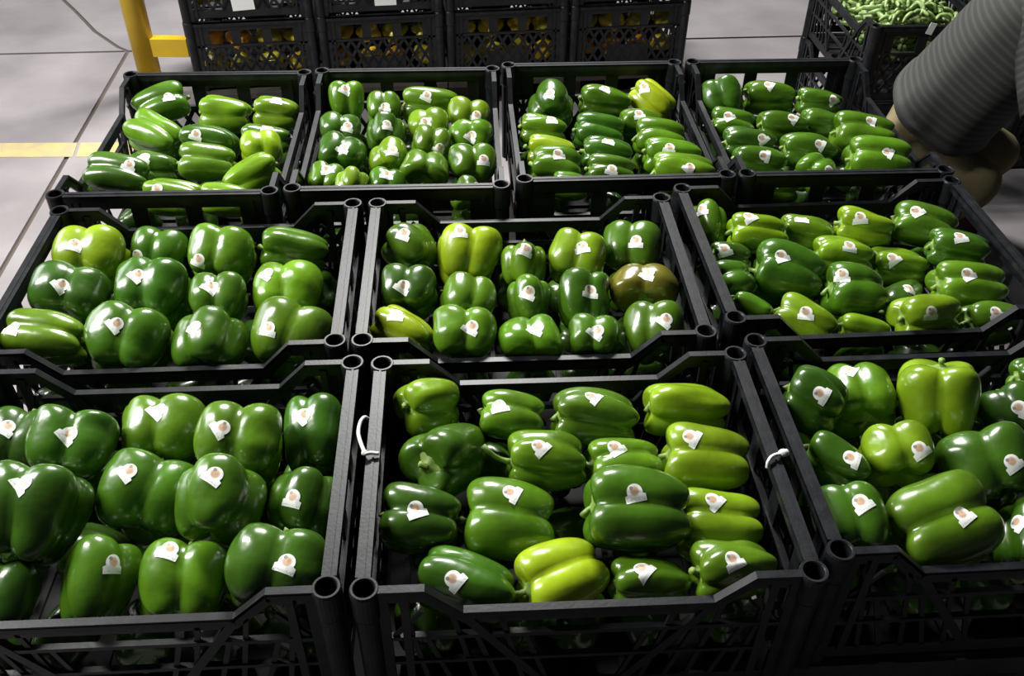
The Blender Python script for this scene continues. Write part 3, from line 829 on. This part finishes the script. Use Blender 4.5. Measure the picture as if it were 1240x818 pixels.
for sg in (1, -1):
    hip = C0+side*(sg*.09-.015)-axis*.05-upz*.02; kn = hip+fwd*.25+side*(sg*.02-.03)-upz*.0; an = kn-fwd*.17-side*sg*.02; an.z = .085
    toe = an+fwd*.17; toe.z = .035; heel = an-fwd*.05; heel.z = .05
    a = jv(hip, .070, pel); md_ = jv((hip+kn)/2, .045, a); b = jv(kn, .026, md_); cf = jv(kn*.62+an*.38-fwd*.01, .032, b); c = jv(an, .037, cf); jv(toe, .03, c)
    legs.append((hip, kn, an, toe, heel))
    sh = C0+axis*.47+side*sg*.18; el = sh+fwd*.08+side*sg*.05-upz*.25; wr = el+fwd*.20-side*sg*.05-upz*.10
    a = jv(sh, .046, ch_); b = jv(el, .042, a); c = jv(wr, .029, b)
    hdv = (wr-el).normalized(); palm = jv(wr+hdv*.055, (.034, .018), c)
    for f in range(4):
        o_ = side*sg*(.024-.016*f); base = jv(wr+hdv*.092+o_, .010, palm)
        L_ = (.034, .040, .037, .028)[f]
        k1 = jv(V[base]+hdv*L_-upz*.008, .0088, base); jv(V[k1]+hdv*L_*.6-upz*.022, .0076, k1)
    tb = jv(wr+hdv*.045+side*sg*-.034, .011, palm); jv(V[tb]+hdv*.035-side*sg*.012-upz*.012, .009, tb)
face = hd1; nose = jv(V[hd1]+ (axis*.2-nrm_).normalized()*.094, .012, hd1)
body = skin_body('person', V, E, Rr, skin_m)
tag(body, 'person in dark striped shirt and tan trousers bending down beside the far right crate', 'person')
# trousers: pelvis and two legs
V2 = []; E2 = []; R2 = []
def tv(p, r, frm=None):
    V2.append(Vector(p)); R2.append(r)
    if frm is not None: E2.append((frm, len(V2)-1))
    return len(V2)-1
p_ = tv(C0-axis*.045, .150); tv(C0+axis*.10, .135, p_)
for (hip, kn, an, toe, heel) in legs:
    a = tv(hip-axis*.02, .108, p_); m1 = tv((hip+kn)/2, .082, a); b = tv(kn, .066, m1); c2 = tv(kn*.6+an*.4-fwd*.015, .070, b); tv(an+upz*.02, .058, c2)
skin_body('trousers', V2, E2, R2, trouser_m, body)
for (hip, kn, an, toe, heel) in legs:
    skin_body('shoe', [an-upz*.005, heel, (an+toe)/2-upz*.012, toe], [(0, 1), (0, 2), (2, 3)], [.046, .044, .044, .036], shoe_m, body)
# shirt: a lofted torso with an open hem, and sleeves
def loft(bm, rings_, uvname='UVMap'):
    uvl = bm.loops.layers.uv.verify(); n = len(rings_[0][0]); vv = [[bm.verts.new(p) for p in pts] for pts, _ in rings_]
    for i in range(len(vv)-1):
        for k in range(n):
            j = (k+1) % n
            f = bm.faces.new((vv[i][k], vv[i][j], vv[i+1][j], vv[i+1][k]))
            for lp, uvv in zip(f.loops, ((k/n, rings_[i][1]), ((k+1)/n, rings_[i][1]), ((k+1)/n, rings_[i+1][1]), (k/n, rings_[i+1][1]))): lp[uvl].uv = uvv
    return vv
def oval(c, u, v, a, b, n=40, wob=0, ph=0):
    out = []
    for k in range(n):
        t = 2*PI*k/n; cu = math.cos(t); sv = math.sin(t); r = 1+wob*math.sin(3*t+ph)+wob*.6*math.sin(7*t-ph)
        out.append(c+u*(a*r*math.copysign(abs(cu)**.85, cu))+v*(b*r*math.copysign(abs(sv)**.85, sv)))
    return out
bm = bmesh.new(); rg = []
sect = [(.085, .205, .145), (.088, .207, .148), (.095, .196, .146), (.10, .186, .143), (.20, .186, .140), (.30, .198, .142), (.40, .205, .140), (.46, .195, .125), (.51, .14, .09), (.545, .075, .065)]
for i, (t, a, b) in enumerate(sect):
    o_ = oval(C0+axis*t+nrm_*.005, side, nrm_, a, b, 48, .018 if t < .3 else .006, t*9)
    if t < .12:      # the hem hangs lower on our side
        o_ = [p-axis*.018*max(0, (p-C0).dot(side)/.2)*(1-max(0, t-.085)/.04) for p in o_]
    rg.append((o_, t))
loft(bm, rg)
for sg in (1, -1):
    sh = C0+axis*.455+side*sg*.115; el = C0+axis*.47+side*sg*.18+fwd*.08+side*sg*.05-upz*.20
    d = (el-sh).normalized(); u = d.cross(fwd).normalized(); v = d.cross(u); rs = []
    for t, r_ in ((-.30, .012), (-.27, .05), (-.16, .080), (0, .090), (.25, .086), (.5, .080), (.75, .074), (1.0, .070)): rs.append((oval(sh+(el-sh)*t, u, v, r_, r_, 20, .02 if t > 0 else 0, t*5), .5+t*.25))
    loft(bm, rs)
bmesh.ops.recalc_face_normals(bm, faces=bm.faces)
shirt_m = mat('striped_shirt', (.05, .05, .05), .85)
uvn = nd(shirt_m, 'ShaderNodeUVMap'); sp_ = nd(shirt_m, 'ShaderNodeSeparateXYZ'); lk(shirt_m, uvn.outputs[0], sp_.inputs[0])
mm = nd(shirt_m, 'ShaderNodeMath', operation='MULTIPLY'); mm.inputs[1].default_value = 2*PI/.0185; lk(shirt_m, sp_.outputs['Y'], mm.inputs[0])
sn = nd(shirt_m, 'ShaderNodeMath', operation='SINE'); lk(shirt_m, mm.outputs[0], sn.inputs[0])
rp = nd(shirt_m, 'ShaderNodeValToRGB'); rp.color_ramp.elements[0].position = .35; rp.color_ramp.elements[0].color = (.018, .018, .0165, 1)
rp.color_ramp.elements[1].position = .95; rp.color_ramp.elements[1].color = (.036, .036, .0345, 1)
mr_ = nd(shirt_m, 'ShaderNodeMapRange'); mr_.inputs[1].default_value = -1; mr_.inputs[2].default_value = 1; lk(shirt_m, sn.outputs[0], mr_.inputs[0])
lk(shirt_m, mr_.outputs[0], rp.inputs['Fac']); lk(shirt_m, rp.outputs['Color'], shirt_m.node_tree.nodes['Principled BSDF'].inputs['Base Color'])
so = build('shirt', bm, shirt_m, body, True)
sd = so.modifiers.new('cloth', 'SOLIDIFY'); sd.thickness = .003
# hair cap
bm = bmesh.new(); hc = V[hd1]+axis*.008+nrm_*.006
bmesh.ops.create_uvsphere(bm, u_segments=24, v_segments=16, radius=.5, matrix=Matrix.Translation(hc) @ Matrix((side, axis, nrm_)).transposed().to_4x4() @ Matrix.Diagonal((.182, .220, .196, 1)))
for v in list(bm.verts):
    if (v.co-hc).dot(nrm_) - .35*(v.co-hc).dot(axis) < -.045: bm.verts.remove(v)
build('hair', bm, hair_m, body, True)
for sg in (1, -1):
    bm = bmesh.new(); e_ = V[hd1]+(axis*.35-nrm_).normalized()*.082+side*sg*.030
    bmesh.ops.create_uvsphere(bm, u_segments=10, v_segments=8, radius=.011, matrix=Matrix.Translation(e_)); build('eye', bm, card, body, True)
    bm = bmesh.new(); bmesh.ops.create_uvsphere(bm, u_segments=10, v_segments=8, radius=.5, matrix=Matrix.Translation(V[hd1]+side*sg*.088-axis*.01) @ Matrix((side, axis, nrm_)).transposed().to_4x4() @ Matrix.Diagonal((.016, .058, .034, 1))); build('ear', bm, skin_m, body, True)
